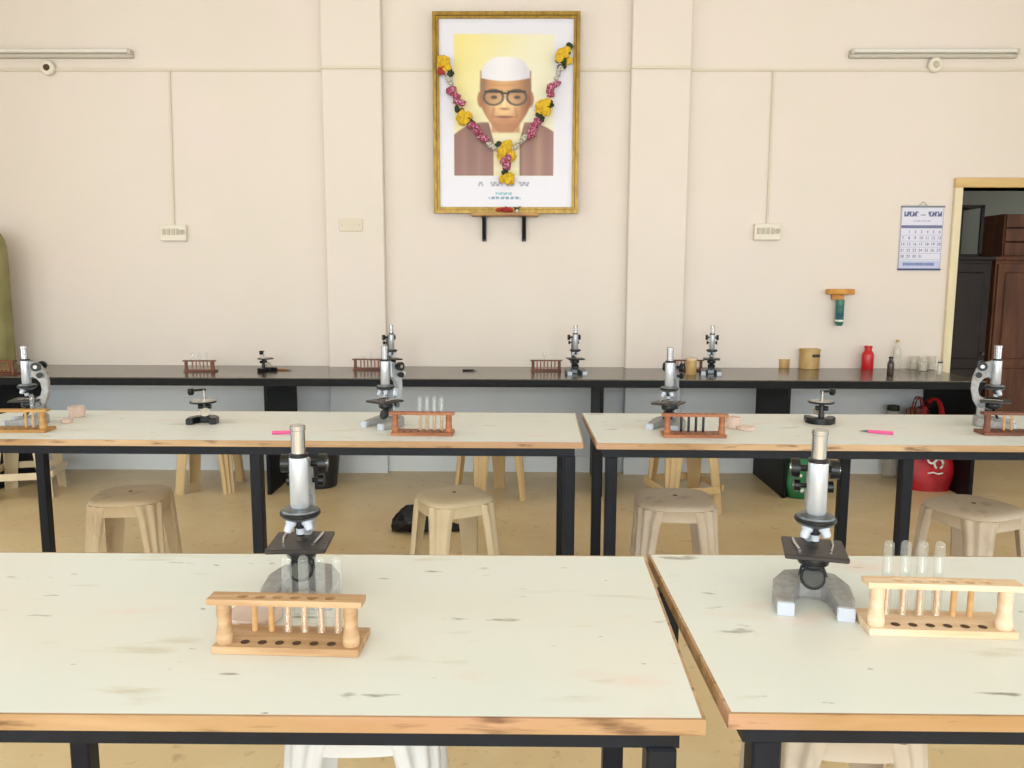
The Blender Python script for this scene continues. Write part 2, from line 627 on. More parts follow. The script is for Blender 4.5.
# ------------------------------------------------------------------ black stone counter along the back wall
ct = thing('stone_counter', 'long black stone counter on slab supports along the back wall', 'counter', (-.7, 5.26, 0))
CF, CZ, YC = 4.92, .758, YB - .004
poly = [(-4.25, CF), (2.86, CF), (2.86, YC), (1.12, YC), (1.12, YC - .06), (.72, YC - .06), (.72, YC), (-.95, YC), (-.95, YC - .06), (-1.357, YC - .06), (-1.357, YC), (-4.25, YC)]
MB().prism([(x + .7, y - 5.26) for x, y in poly], .007, Matrix.Translation((0, 0, CZ - .007)), bev=.002).build('worktop', 'granite', ct, 0)
MB().box2((-4.25 + .7, CF + .004 - 5.26, CZ - .052), (2.86 + .7, CF + .03 - 5.26, CZ - .007)).build('edge_band', 'granite_edge', ct, 0)
MB().box2((2.83 + .7, CF + .03 - 5.26, CZ - .052), (2.86 + .7, YB - .01 - 5.26, CZ - .007)).build('edge_band', 'granite_edge', ct, 0)
for x in (-3.42, -1.61, .50, 1.665, 2.835):
    MB().box2((x - .012 + .7, CF + .035 - 5.26, 0), (x + .012 + .7, YB - .02 - 5.26 - (.09 if .7 < x < 1.1 else 0), CZ - .008), bev=.002).build('support_slab', 'granite_edge', ct, 0)


# ------------------------------------------------------------------ plastic stools
def sup(th, a, p=3.2):
    c, s = math.cos(th), math.sin(th)
    r = a / ((abs(c) ** p + abs(s) ** p) ** (1 / p))
    return Vector((r * c, r * s, 0))


def make_stool(m, brace=False, H=.46):
    t = thing('plastic_stool', '', 'stool')
    # seat: domed rounded square with a rolled skirt
    prof = [(0, H), (.06, H), (.11, H - .002), (.135, H - .006), (.147, H - .014), (.151, H - .024), (.1465, H - .028), (.1465, H - .072), (.1425, H - .072), (.1425, H - .03), (.13, H - .02), (.0, H - .016)]
    n = 40
    b = MB()
    rings = []
    for a, z in prof:
        if a == 0:
            rings.append([b.bm.verts.new((0, 0, z))])
        else:
            p = 2.2 + 1.0 * min(1, a / .15)
            rings.append([b.bm.verts.new(sup(2 * PI * i / n, a, p) + Vector((0, 0, z))) for i in range(n)])
    for A, B in zip(rings, rings[1:]):
        for i in range(n):
            j = (i + 1) % n
            if len(A) == 1:
                b.bm.faces.new((A[0], B[i], B[j]))
            elif len(B) == 1:
                b.bm.faces.new((A[i], A[j], B[0]))
            else:
                b.bm.faces.new((A[i], A[j], B[j], B[i]))
    seat = b.build('seat', m, t, 50)
    MB().lathe([(.0, H + .0005), (.009, H + .0005), (.009, H + .001), (0, H + .001)], 12).build('finger_hole', 'hole', seat)
    # four splayed channel legs
    for q in range(4):
        th0 = PI / 4 + q * PI / 2
        b = MB()
        nz, na = 8, 6

        def leg_pt(u, v, off):
            z = (H - .027) * (1 - v)
            wdt = .24 * (1 - v) ** 1.8 + .225
            a = .150 + .035 * v - off
            th = th0 + (u - .5) * 2 * wdt * (.80 if v > .1 else .9)
            rib = .005 * math.cos((u - .5) * 6 * PI)
            P = sup(th, a + (rib if off == 0 else 0))
            return Vector((P.x, P.y, z))
        vo = b.grid(lambda u, v: leg_pt(u, v, 0), na * 3 + 1, nz)
        vi = b.grid(lambda u, v: leg_pt(u, v, .014), na * 3 + 1, nz)
        for j in range(nz - 1):
            for k in (0, -1):
                b.bm.faces.new((vo[k][j], vo[k][j + 1], vi[k][j + 1], vi[k][j]))
        for i in range(na * 3):
            for k in (0, -1):
                b.bm.faces.new((vo[i][k], vo[i + 1][k], vi[i + 1][k], vi[i][k]))
        b.build('leg', m, t, 60)
    if brace:
        for q in range(4):
            th = q * PI / 2
            mx = Matrix.Rotation(th, 3, 'Z')
            v = mx @ Vector((.168, 0, .15))
            MB().box(v, (.014, .27, .045), mx, bev=.004).build('brace', m, t)
    return t


st_tan, st_grey, st_cream = make_stool('stool_tan'), make_stool('stool_grey'), make_stool('stool_cream')
st_white, st_wood = make_stool('stool_white'), make_stool('stool_wood')
st_brace, st_brace2 = make_stool('stool_cream', True), make_stool('stool_wood', True)
SG = 'plastic stools under the tables'
R = math.radians
place(st_tan, (-1.685, 3.34, 0), R(8), 'tan plastic stool under the left middle table, farthest left of its row', SG, (1.02, 1.02, 1))
place(st_cream, (-.29, 3.36, 0), R(28), 'beige plastic stool turned corner forward beside a black bag on the floor', SG, (1.02, 1.02, 1))
place(st_grey, (.655, 3.33, 0), R(-4), 'grey beige plastic stool standing just right of the paired black table legs', SG, (1.1, 1.1, 1))
o = place(st_grey, (1.87, 3.24, 0), R(24), 'grey beige plastic stool before the red bag under the right middle table', SG, (1.1, 1.1, 1))
place(st_white, (-.345, 1.70, 0), R(3), 'white plastic stool under the nearest left table', SG, (1.1, 1.1, 1))
place(st_grey, (.705, 1.70, 0), R(-3), 'grey beige plastic stool under the nearest right table', SG, (1.1, 1.1, 1))
place(st_wood, (-2.05, 5.13, 0), R(6), 'yellowish stool under the black counter, two legs seen below left table', SG, (1.1, 1.1, 1))
place(st_wood, (-.2, 4.95, 0), R(30), 'yellowish stool beyond the middle left table, its legs splayed behind beige stool', SG, (1.1, 1.1, 1))
place(st_brace2, (.975, 4.72, 0), R(14), 'cream stool with low braces standing behind the grey beige stool by the gap', SG, (1.1, 1.1, 1))
place(st_brace, (-3.16, 4.96, 0), R(14), 'cream stool with low braces at the far left edge under the counter', SG, (1.1, 1.1, 1))


# ------------------------------------------------------------------ wooden test tube racks
def plate_holes(b, x0, x1, y0, y1, z0, z1, holes, r, seg=12):
    """plate with round through holes: holes share one y centre line"""
    n = len(holes)
    ys = (y0 + y1) / 2
    edges = [x0] + [(holes[i] + holes[i + 1]) / 2 for i in range(n - 1)] + [x1]
    for i, h in enumerate(holes):
        a0, a1 = edges[i], edges[i + 1]
        ring = {}
        for z in (z0, z1):
            inn, out = [], []
            angs = [2 * PI * (k + .5) / seg for k in range(seg)]
            hy = (y1 - y0) / 2
            for ca in (math.atan2(hy, a1 - h), PI - math.atan2(hy, h - a0), PI + math.atan2(hy, h - a0), 2 * PI - math.atan2(hy, a1 - h)):
                kk = min(range(seg), key=lambda q: abs(angs[q] - ca))
                angs[kk] = ca
            for th in angs:
                c, s = math.cos(th), math.sin(th)
                inn.append(b.bm.verts.new((h + r * c, ys + r * s, z)))
                tx = ((a1 - h) if c > 0 else (h - a0)) / max(abs(c), 1e-6)
                ty = ((y1 - y0) / 2) / max(abs(s), 1e-6)
                t = min(tx, ty)
                out.append(b.bm.verts.new((h + t * c, ys + t * s, z)))
            ring[z] = (inn, out)
            for k in range(seg):
                l = (k + 1) % seg
                b.bm.faces.new((inn[k], inn[l], out[l], out[k]))
            # fill corners
        for k in range(seg):
            l = (k + 1) % seg
            b.bm.faces.new((ring[z0][0][k], ring[z0][0][l], ring[z1][0][l], ring[z1][0][k]))
            b.bm.faces.new((ring[z0][1][k], ring[z0][1][l], ring[z1][1][l], ring[z1][1][k]))


HX = [(-2.5 + k) * .029 for k in range(6)]


def make_rack(wood, pegs=(0, 1, 2, 3, 4, 5), peg='peg'):
    t = thing('test_tube_rack', '', 'test tube rack')
    base = MB().box((0, 0, .0065), (.245, .088, .013), bev=.0015).build('base_board', wood, t)
    for x in HX:
        MB().lathe([(0, .0132), (.0075, .0132), (.0075, .0137), (0, .0137)], 12).build('base_pit', 'hole', base).location = (x, -.024, 0)
    b = MB()
    # top board: rim pieces plus the drilled strip
    plate_holes(b, -.1, .1, -.041, -.007, .083, .093, HX, .0095, 16)
    b.box2((-.128, -.041, .083), (-.1, -.007, .093))
    b.box2((.1, -.041, .083), (.128, -.007, .093))
    b.build('top_board', wood, t, 0)
    for s in (-1, 1):
        MB().lathe([(.0135, .013), (.0145, .02), (.0135, .03), (.0115, .045), (.0115, .055), (.0125, .068), (.0115, .083)], 14).build('post', wood, t).location = (s * .106, -.024, 0)
    for k in pegs:
        MB().lathe([(.0052, .013), (.0052, .07), (.004, .075), (0, .0775)], 10).build('peg', peg, t).location = (HX[k], .022, 0)
    return t


def make_tube(upturned=True, L=.135, r=.0085):
    b = MB()
    if upturned:   # dome at the top, mouth at the bottom
        prof = [(r * 1.12, 0), (r * 1.12, .002), (r, .004), (r, L - r), (r * .87, L - r * .5), (r * .5, L - r * .13), (0, L)]
        inn = [(0, L - .0012), (r * .45, L - .0012 - r * .13), (r * .78, L - .0012 - r * .5), (r - .0011, L - r), (r - .0011, 0)]
        b.lathe(prof, 14, None, False)
    return b.build('test_tube', 'glass')


tube_proto = tag(make_tube(), '', 'test tube')
ORD = ['leftmost', 'second from left', 'third from left', 'fourth from left', 'fifth from left', 'rightmost']


def rack(proto, loc, rz, label, where, tubes=(), sc=1.0, tube_len=1.0):
    o = place(proto, loc, rz, label, 'wooden test tube racks', sc)
    m = Matrix.Translation(loc) @ Matrix.Rotation(rz, 4, 'Z')
    for n, k in enumerate(tubes):
        # an upturned tube sits over its peg on the base board
        p = m @ Vector((HX[k] * sc, .022 * sc, .0132 * sc))
        w_ = ORD[n] if n < len(tubes) - 1 else 'rightmost'
        q = place(tube_proto, p, 0, 'glass test tube, %s on the %s' % (w_, where), 'glass test tubes', sc)
    return o


rk_pale, rk_tan, rk_y = make_rack('wood'), make_rack('wood_tan'), make_rack('wood_y', (3, 4, 5))
rk_tan['label'] = ''
rk_red, rk_red2 = make_rack('wood_red', (2, 3, 4, 5)), make_rack('wood_red', (1, 2, 3, 4), 'black')
rk_dark, rk_back = make_rack('wood_dark', (0, 2, 3)), make_rack('wood_dark', (0, 1, 2, 3, 4, 5), 'wood_red')


def on(px, py, z=TZ):
    return gz(px, py, z)


rack(rk_tan, on(293, 644), R(-2), 'pale wooden tube rack in front of the nearest left microscope', 'rack in front of the nearest left microscope', (2, 3, 4, 5))
rack(rk_pale, on(932, 627), R(-3), 'pale wooden tube rack beside the nearest right microscope', 'rack beside the nearest right microscope', (0, 1, 2, 3), 1.02)
rack(rk_red, on(423, 434), R(-1), 'reddish wooden tube rack with four tubes on the left middle table', 'reddish rack on the left middle table', (2, 3, 4, 5), 1.0)
rack(rk_red2, on(693, 436), R(-1), 'reddish wooden tube rack with black pegs on the right middle table', '', ())
rack(rk_y, on(20, 431), R(3), 'honey coloured tube rack before the microscope at the left edge', 'honey rack at the left edge', (4,))
rack(rk_dark, on(1010, 434), R(-2), 'dark wooden tube rack before the microscope at the right edge', '', ())
rack(rk_back, on(201, 371.5, CZ), R(2), 'dark red tube rack on the black counter, leftmost fully seen', 'leftmost rack of the black counter', (0, 2, 4), .83)
rack(rk_back, on(369, 369.8, CZ), R(-3), 'dark red tube rack on the black counter behind the left middle microscope', 'counter rack behind the left middle microscope', (1, 3), .83)
rack(rk_back, on(546, 371, CZ), R(0), 'dark red tube rack on the black counter below the portrait', 'counter rack below the portrait', (2,), .83)
rack(rk_back, on(687, 370.8, CZ), R(0), 'dark red tube rack on the black counter behind the right middle microscope', '', (), .83)
rack(rk_back, on(0, 374, CZ), R(-4), 'dark red tube rack cut off by the left edge on the black counter', '', ())


# ------------------------------------------------------------------ microscopes (front faces -y, the limb stands behind the tube)
def make_microscope(limb='silver', tube='tube_white', base='hammer', stage='stage'):
    t = thing('microscope', '', 'microscope')
    # horseshoe foot
    outer = [(-.066, -.075), (-.073, -.03), (-.07, .02), (-.05, .058), (-.02, .072), (.02, .072), (.05, .058), (.07, .02), (.073, -.03), (.066, -.075)]
    inner = [(.038, -.075), (.038, -.03), (.032, .0), (.02, .018), (-.02, .018), (-.032, .0), (-.038, -.03), (-.038, -.075)]
    fb = MB().prism(outer + inner, .024, bev=.004)
    for v in fb.bm.verts:
        if v.co.z > .015:
            v.co.z += .016 * max(0, min(1, (v.co.y + .06) / .11))
    foot = fb.build('horseshoe_base', base, t)
    for s in (-1, 1):
        MB().box((s * .052, -.076, .0125), (.031, .012, .026), bev=.002).build('toe_pad', 'pale_grey', foot)
    # pillar with inclination joint
    pl = MB().box((0, .045, .055), (.034, .03, .066), bev=.005).build('pillar', limb, t)
    MB().cyl((-.026, .045, .086), (.026, .045, .086), .011).build('joint_screw', 'grey_metal', pl)
    # curved limb: outline in the y-z plane, extruded across x
    prof = [(.03, .078), (.062, .078), (.078, .105), (.088, .15), (.086, .195), (.074, .235), (.052, .262), (.022, .272), (.022, .205), (.045, .200), (.06, .18), (.064, .15), (.056, .122), (.03, .112)]
    mx = Matrix(((0, 0, 1, -.013), (1, 0, 0, 0), (0, 1, 0, 0), (0, 0, 0, 1)))
    MB().prism(prof, .026, mx, bev=.003).build('limb', limb, t)
    # focusing knobs
    for s in (-1, 1):
        k = MB().cyl((s * .013, .052, .25), (s * .03, .052, .25), .007).cyl((s * .028, .052, .25), (s * .044, .052, .25), .0185, seg=20).build('coarse_knob', 'black', t)
        MB().cyl((s * .044, .052, .25), (s * .046, .052, .25), .008).build('knob_face', 'chrome', k)
        MB().cyl((s * .013, .062, .213), (s * .026, .062, .213), .005).cyl((s * .025, .062, .213), (s * .036, .062, .213), .012).build('fine_knob', 'black', t)
    # body tube, draw tube, eyepiece
    MB().lathe([(.0165, .175), (.0185, .179), (.0185, .271), (.0175, .274)], 24).build('body_tube', tube, t)
    MB().box((0, .021, .236), (.02, .012, .078), bev=.002).build('rack_slide', 'grey_metal', t)
    MB().lathe([(.0165, .274), (.0185, .2745), (.0185, .2805), (.0150, .282)], 24).build('collar', 'black', t)
    dt = MB().lathe([(.0135, .281), (.0135, .326)], 24).build('draw_tube', 'chrome', t)
    MB().lathe([(.0135, .326), (.0148, .327), (.0148, .335), (.012, .337), (.008, .3365), (0, .335)], 24).build('eyepiece', 'chrome', t)
    # revolving nosepiece with objectives
    npc = MB().lathe([(.014, .176), (.034, .172), (.037, .164), (.034, .157), (.02, .150), (0, .149)], 24).build('nosepiece', 'grey_metal', t)
    MB().lathe([(.0370, .169), (.0385, .167), (.0385, .163), (.0370, .161)], 24).build('nosepiece_ring', 'black', npc)
    for ang, L_, tilt in ((0, .034, 0), (2.3, .028, .5), (-2.3, .024, .5), ):
        d = Matrix.Rotation(tilt, 3, 'X') @ Vector((0, 0, -1)) if tilt else Vector((0, 0, -1))
        d = Matrix.Rotation(ang, 3, 'Z') @ d
        p = Vector((0, -.004, .154)) if not tilt else Matrix.Rotation(ang, 3, 'Z') @ Vector((0, .016, .156))
        ob = MB().cyl(p, p + d * L_ * .45, .0105, .0105).cyl(p + d * L_ * .4, p + d * L_, .0085, .0065).build('objective', 'black' if ang == 0 else 'pale_grey', t)
        MB().cyl(p + d * L_ * .55, p + d * L_ * .9, .0088, .0078).build('objective_sleeve', 'pale_grey', ob)
    # stage with clips
    sg = MB().box((0, -.004, .106), (.112, .112, .009), bev=.002).build('stage', stage, t)
    MB().lathe([(0, .1106), (.012, .1106), (.012, .111), (0, .111)], 16).build('stage_aperture', 'black', sg)
    for s in (-1, 1):
        MB().tube([(s * .036, .034, .113), (s * .034, .0, .114), (s * .028, -.028, .1115)], .0025, 6).build('stage_clip', 'chrome', sg)
    # condenser and mirror
    MB().lathe([(.0, .074), (.02, .074), (.028, .079), (.030, .088), (.027, .097), (.02, .101)], 20).build('diaphragm', 'black', t)
    MB().cyl((0, .03, .074), (0, .012, .066), .005).tube([(-.0245, -.006, .055), (-.02, .008, .066), (0, .014, .070), (.02, .008, .066), (.0245, -.006, .055)], .003, 6).build('mirror_fork', 'grey_metal', t)
    mm = Matrix.Translation((0, -.008, .052)) @ Matrix.Rotation(R(62), 4, 'X')
    mi = MB().lathe([(0, -.004), (.022, -.004), (.0235, 0), (.022, .004), (.019, .004)], 22, mm, True).build('mirror_rim', 'black', t)
    MB().lathe([(0, .0045), (.0185, .0045), (.0185, .0048), (0, .0048)], 22, mm).build('mirror', 'mirror', mi)
    return t


ms = make_microscope()
ms2 = make_microscope('hammer', 'tube_white', 'hammer')
ms3 = make_microscope('grey_metal', 'silver', 'grey_metal', 'black')
MG = 'student microscopes'
place(ms, on(811, 602), R(-14), 'silver microscope with dark brown stage beside the nearest right tube rack', MG)
place(ms, on(303, 594), R(4), 'silver microscope behind the tube rack on the nearest left table', MG)
place(ms2, on(30, 424), R(-78), 'silver microscope seen from the side at the left edge, curved limb rightward', MG, .98)
place(ms, on(386, 426), R(-38), 'silver microscope left of the four tube reddish rack, left middle table', MG)
place(ms, on(668, 428), R(-30), 'silver microscope at the left end of the right middle table', MG)
place(ms2, on(992, 426), R(62), 'silver microscope at the right edge in front of the doorway', MG, 1.02)
place(ms3, on(392, 374.5, CZ), R(30), 'dark microscope on the black counter behind the left middle microscope', MG, .95)
place(ms3, on(575, 374, CZ), R(8), 'slim dark microscope on the black counter right of the portrait', MG, .95)
place(ms3, on(711, 374.2, CZ), R(-12), 'slim dark microscope on the black counter near the right pilaster', MG, .95)


def make_dissecting(base='black'):
    t = thing('dissecting_microscope', '', 'microscope')
    out = []
    for k in range(19):
        a = PI * k / 18
        out.append((.062 * math.cos(a), .055 * math.sin(a) - .0))
    out = [(.062, -.045)] + out + [(-.062, -.045), (-.034, -.045), (-.034, -.01), (-.018, .012), (.018, .012), (.034, -.01), (.034, -.045)]
    MB().prism(out, .027, bev=.004).build('base', base, t)
    MB().lathe([(.013, .026), (.013, .045), (.0105, .05), (.0105, .088)], 14).build('pillar', base, t).location = (0, .022, 0)
    MB().lathe([(0, .088), (.054, .088), (.056, .091), (.054, .095), (0, .095)], 28).build('stage_plate', base, t)
    MB().lathe([(0, .0952), (.046, .0952), (.046, .0985), (0, .0985)], 28).build('glass_disc', 'jar_glass', t)
    MB().cyl((0, .022, .088), (0, .022, .142), .0058, seg=12).build('rod', 'chrome', t)
    ar = MB().tube([(.008, .022, .14), (-.01, .02, .1405), (-.038, -.004, .1405)], .0052, 8).build('arm', base, t)
    MB().lathe([(.009, .122), (.0135, .13), (.0135, .146), (.010, .15), (0, .15)], 16).build('lens', base, ar).location = (-.045, -.009, 0)
    for s in (-1, 1):
        MB().cyl((s * .01, .022, .068), (s * .026, .022, .068), .010).build('knob', base, t)
    mx = Matrix.Translation((.012, -.018, .05)) @ Matrix.Rotation(R(58), 4, 'X')
    MB().lathe([(0, -.003), (.019, -.003), (.02, .001), (0, .002)], 18, mx).build('mirror', 'ivory_dark', t)
    MB().cyl((.012, -.012, .048), (.004, .018, .046), .004).build('mirror_stem', 'chrome', t)
    return t


dm = make_dissecting()
DG = 'dissecting microscopes'
place(dm, on(204, 423), R(6), 'small black dissecting microscope on the left middle table', DG)
place(dm, on(820, 423), R(168), 'small black dissecting microscope on the right middle table', DG)
place(dm, on(266, 371.5, CZ), R(60), 'small black dissecting microscope on the black counter', DG, .95)


# ------------------------------------------------------------------ printed sheets: a fine grid whose vertex colours are the print
def srgb_mix(a, b, t):
    t = max(0.0, min(1.0, t))
    return tuple(x + (y - x) * t for x, y in zip(a, b))


def hexc(h):
    return tuple(int(h[i:i + 2], 16) / 255 for i in (0, 2, 4))


def print_sheet(name, nx, ny, w_, h_, paint, m, parent, y=0.0):
    """sheet in the x-z plane facing -y; paint(u, v) with v down gives an sRGB colour"""
    vs, fs, cols = [], [], []
    for j in range(ny + 1):
        for i in range(nx + 1):
            u, v = i / nx, j / ny
            vs.append(((u - .5) * w_, y, (.5 - v) * h_))
            cols.append(lin(paint(u, v)))
    for j in range(ny):
        for i in range(nx):
            a = j * (nx + 1) + i
            fs.append((a, a + nx + 1, a + nx + 2, a + 1))
    me = bpy.data.meshes.new(name)
    me.from_pydata(vs, [], fs)
    at = me.color_attributes.new('print', 'FLOAT_COLOR', 'POINT')
    at.data.foreach_set('color', [c for q in cols for c in q])
    me.materials.append(M[m])
    o = bpy.data.objects.new(name, me)
    COL.objects.link(o)
    o.parent = parent
    return o


def sstep(d, wdt=1.0):
    """1 inside (d<0), 0 outside, soft over wdt pixels"""
    t = max(0.0, min(1.0, .5 - d / wdt))
    return t * t * (3 - 2 * t)


def ell(x, y, cx, cy, rx, ry):
    return (math.hypot((x - cx) / rx, (y - cy) / ry) - 1) * min(rx, ry)


def seg_d(x, y, ax, ay, bx, by):
    dx, dy = bx - ax, by - ay
    t = max(0, min(1, ((x - ax) * dx + (y - ay) * dy) / (dx * dx + dy * dy)))
    return math.hypot(x - ax - t * dx, y - ay - t * dy)


def portrait_paint(u, v):
    x, y = 439 + u * 133, 19 + v * 188          # sheet layout in picture units
    c = hexc('dcd9e2')
    # painted field
    fld = max(454 - x, x - 553, 34 - y, y - 175)
    yel = srgb_mix(hexc('e6d687'), hexc('e2dcc0'), (x - 458) / 75 + (y - 40) / 200)
    c = srgb_mix(c, yel, sstep(fld, 1.5))
    if fld < 0:
        # jacket
        sh = 121 + ((abs(x - 505) - 22) / 28) ** 2 * 11 if abs(x - 505) > 22 else 121
        jac = srgb_mix(hexc('9a6f63'), hexc('80584d'), abs(math.sin(x * .21)) * .5 + (x < 490) * .2)
        jac = srgb_mix(jac, hexc('b08a6a'), sstep(abs(x - 538) - 3, 8) * .5)
        c = srgb_mix(c, jac, sstep(sh - y, 1.5))
        # shirt front, widening to the collar
        hw = 13 + max(0, 140 - y) * .25
        c = srgb_mix(c, srgb_mix(hexc('e6dcb8'), hexc('d8cf9c'), abs(math.sin(y * .3)) * .5), sstep(max(abs(x - 506) - hw, 116 - y), 1.5))
        c = srgb_mix(c, hexc('6e4a40'), sstep(abs(abs(x - 506) - hw - 1) - .6, 1.2) * .7 if y > 124 else 0)
        # neck and face
        c = srgb_mix(c, hexc('bf8a60'), sstep(max(abs(x - 505) - 14, 116 - y, y - 131), 3))
        for ex in (480.5, 529.5):
            c = srgb_mix(c, hexc('a87350'), sstep(ell(x, y, ex, 98, 3.5, 8), 1.5))
        jaw = 25 - max(0, y - 100) ** 1.6 * .075
        fd = max(abs(x - 505) - jaw, y - 131, 70 - y)
        sk = srgb_mix(hexc('d2a06c'), hexc('8a5536'), (abs(x - 503) / 25) ** 1.8)
        sk = srgb_mix(sk, hexc('ecca95'), sstep(ell(x, y, 504, 104, 12, 9), 12) * .7)
        sk = srgb_mix(sk, hexc('9a5f3c'), sstep(119 - y, 12) * .6)
        sk = srgb_mix(sk, hexc('a36b45'), sstep(abs(abs(x - 504) - 11 + (108 - y) * .15) - 1.2, 3) * sstep(max(106 - y, y - 117), 3) * .6)
        sk = srgb_mix(sk, hexc('b07a50'), sstep(abs(y - 84) - .6, 1.5) * sstep(abs(x - 504) - 12, 4) * .5)
        c = srgb_mix(c, sk, sstep(fd, 2))
        # hair at the temples, brows
        c = srgb_mix(c, hexc('8a6a55'), sstep(ell(x, y, 482.5, 85, 3, 9), 2) * .7)
        c = srgb_mix(c, hexc('8a6a55'), sstep(ell(x, y, 527.5, 85, 3, 9), 2) * .7)
        # nose and mouth
        c = srgb_mix(c, hexc('9a6442'), sstep(ell(x, y, 504, 107.5, 5, 1.2), 1.5) * .8)
        c = srgb_mix(c, hexc('f0d3a4'), sstep(abs(x - 503.5) - 1.4, 1.5) * sstep(max(96 - y, y - 106), 1) * .7)
        c = srgb_mix(c, hexc('7b4132'), sstep(ell(x, y, 504, 115.5, 9, 1.1), 1.2) * .9)
        c = srgb_mix(c, hexc('b5755a'), sstep(ell(x, y, 504, 118.5, 7, 1.4), 1.5) * .6)
        # spectacles with eyes behind
        for gx in (493, 516):
            d = ell(x, y, gx, 96, 9.5, 7.5)
            c = srgb_mix(c, hexc('a9815c'), sstep(d, 1.2) * .45)
            c = srgb_mix(c, hexc('3a2a22'), sstep(ell(x, y, gx + .5, 96, 3.2, 1.8), 1.2) * .8)
            c = srgb_mix(c, hexc('4a433a'), sstep(abs(d) - .9, 1.1) * .9)
            c = srgb_mix(c, hexc('2c2620'), sstep(abs(y - 90.5) - 1.1, 1) * sstep(abs(x - gx) - 9, 1))
        c = srgb_mix(c, hexc('2c2620'), sstep(abs(y - 92) - 1, 1) * sstep(abs(x - 504.5) - 4, 1))
        # white cap
        top = 56 + ((x - 505) / 24) ** 4 * 12 + ((x - 505) / 24) ** 2 * 2
        cap = srgb_mix(hexc('e6e2e6'), hexc('cfc9d2'), ((x - 500) / 24) ** 2)
        c = srgb_mix(c, cap, sstep(max(top - y, y - 80 - ((x - 505) / 24) ** 2 * -3, abs(x - 505) - 24), 1.6))
    # blurred caption lines below the field
    def words(y0, h, spans, col, k):
        nonlocal c
        if abs(y - y0) < h:
            for a, b in spans:
                if a <= x <= b and math.sin(x * 2.6) + math.sin(x * 1.3 + y) > -.5:
                    c = srgb_mix(c, hexc(col), k)
    words(183, 2.0, ((478, 483), (490, 502), (506, 514), (518, 529)), '7f7f96', .75)
    words(193, 1.2, ((495, 512),), '4f9aa8', .8)
    words(197.5, 1.3, ((488, 520),), '4f7f9a', .8)
    return c


# ------------------------------------------------------------------ framed portrait on its little shelf
FY = YB - .055                                      # picture plane
tl, br = gy(433, 12, FY), gy(577, 213.5, FY)
pw, ph = br.x - tl.x + .01, tl.z - br.z
pc = Vector(((tl.x + br.x) / 2, FY + .012, (tl.z + br.z) / 2))
fp = thing('framed_portrait', 'large gilt framed portrait of a man in white cap and spectacles', 'portrait', (pc.x, pc.y, pc.z - ph / 2))
fwid = .042


def frame_part(name, m, w0, w1, y0, y1, parent):
    """mitred frame: four bars between two rectangles"""
    first = None
    for a in range(4):
        A = [(-pw / 2, -ph / 2), (pw / 2, -ph / 2), (pw / 2, ph / 2), (-pw / 2, ph / 2)]

        def rect(i):
            return [(x - math.copysign(i, x), z - math.copysign(i, z)) for x, z in A]
        o_, i_ = rect(w0), rect(w1)
        b_ = (a + 1) % 4
        mx = Matrix(((1, 0, 0, 0), (0, 0, -1, y1), (0, 1, 0, ph / 2), (0, 0, 0, 1)))
        MB().prism([o_[a], o_[b_], i_[b_], i_[a]], y1 - y0, mx).build(name, m, parent, 0)


frame_part('frame_bar', 'gold', 0, fwid * .55, -.03, .012, fp)
frame_part('frame_lip', 'gold', fwid * .62, fwid, -.022, .012, fp)
frame_part('frame_groove', 'gold_dark', fwid * .55, fwid * .62, -.017, .012, fp)
MB().box((0, .014, ph / 2), (pw - .01, .006, ph - .01)).build('backing_board', 'shelf', fp, 0)
pp = print_sheet('picture', 150, 212, pw - 2 * fwid + .004, ph - 2 * fwid + .004, portrait_paint, 'print', fp, -.006)
pp.location = (0, 0, ph / 2)

sc_ = gy(505, 211, YB - .1)
sh = thing('wall_shelf', 'small wooden shelf on two black brackets under the portrait', 'shelf', (sc_.x, YB - .065, br.z - .03))
MB().box((0, 0, .019), (.46, .125, .02), bev=.003).build('plank', 'shelf', sh)
for px in (484, 524):
    bx = gy(px, 225, YB - .05).x - sc_.x
    MB().box((bx, .055, -.075), (.03, .014, .165), bev=.003).box((bx, 0, .004), (.03, .11, .01), bev=.003).tube([(bx, .05, -.14), (bx, -.01, -.05), (bx, -.045, 0)], .011, 8).build('bracket', 'black', sh)
# offerings on the shelf, in front of the frame
zf = br.z - .03 + .029
oa = gy(505, 207, YB - .115)
b = MB()
for k in range(9):
    b.sphere((random.uniform(-.05, .05), random.uniform(-.012, .012), .014 + random.uniform(0, .018)), .016, 2, (1, .8, .8), .18)
tag(b.build('red_flowers', 'redfl', None, 0), 'small heap of red flowers on the shelf under the portrait', 'flowers')
bpy.data.objects['red_flowers'].location = (oa.x, YB - .112, zf)
ob_ = gy(517, 207, YB - .115)
lp = thing('oil_lamp', 'small silvery lamp cup beside the red flowers on the shelf', 'lamp', (ob_.x, YB - .112, zf))
MB().lathe([(.014, 0), (.015, .004), (.006, .012), (.007, .02), (.021, .034), (.022, .038), (.018, .037), (0, .03)], 16).build('cup', 'chrome', lp)
MB().tube([(.0, 0, .03), (.016, 0, .04), (.026, 0, .043)], .003, 6).build('wick_spout', 'grey_metal', lp)

# ------------------------------------------------------------------ flower garland hung over the portrait
GY = YB - .105
gr = thing('flower_garland', 'garland of yellow, magenta and dark green flowers draped over the portrait', 'garland', gy(506, 150, GY))
g0 = gy(506, 150, GY)


def gp(px, py):
    p = gy(px, py, GY)
    return p - g0


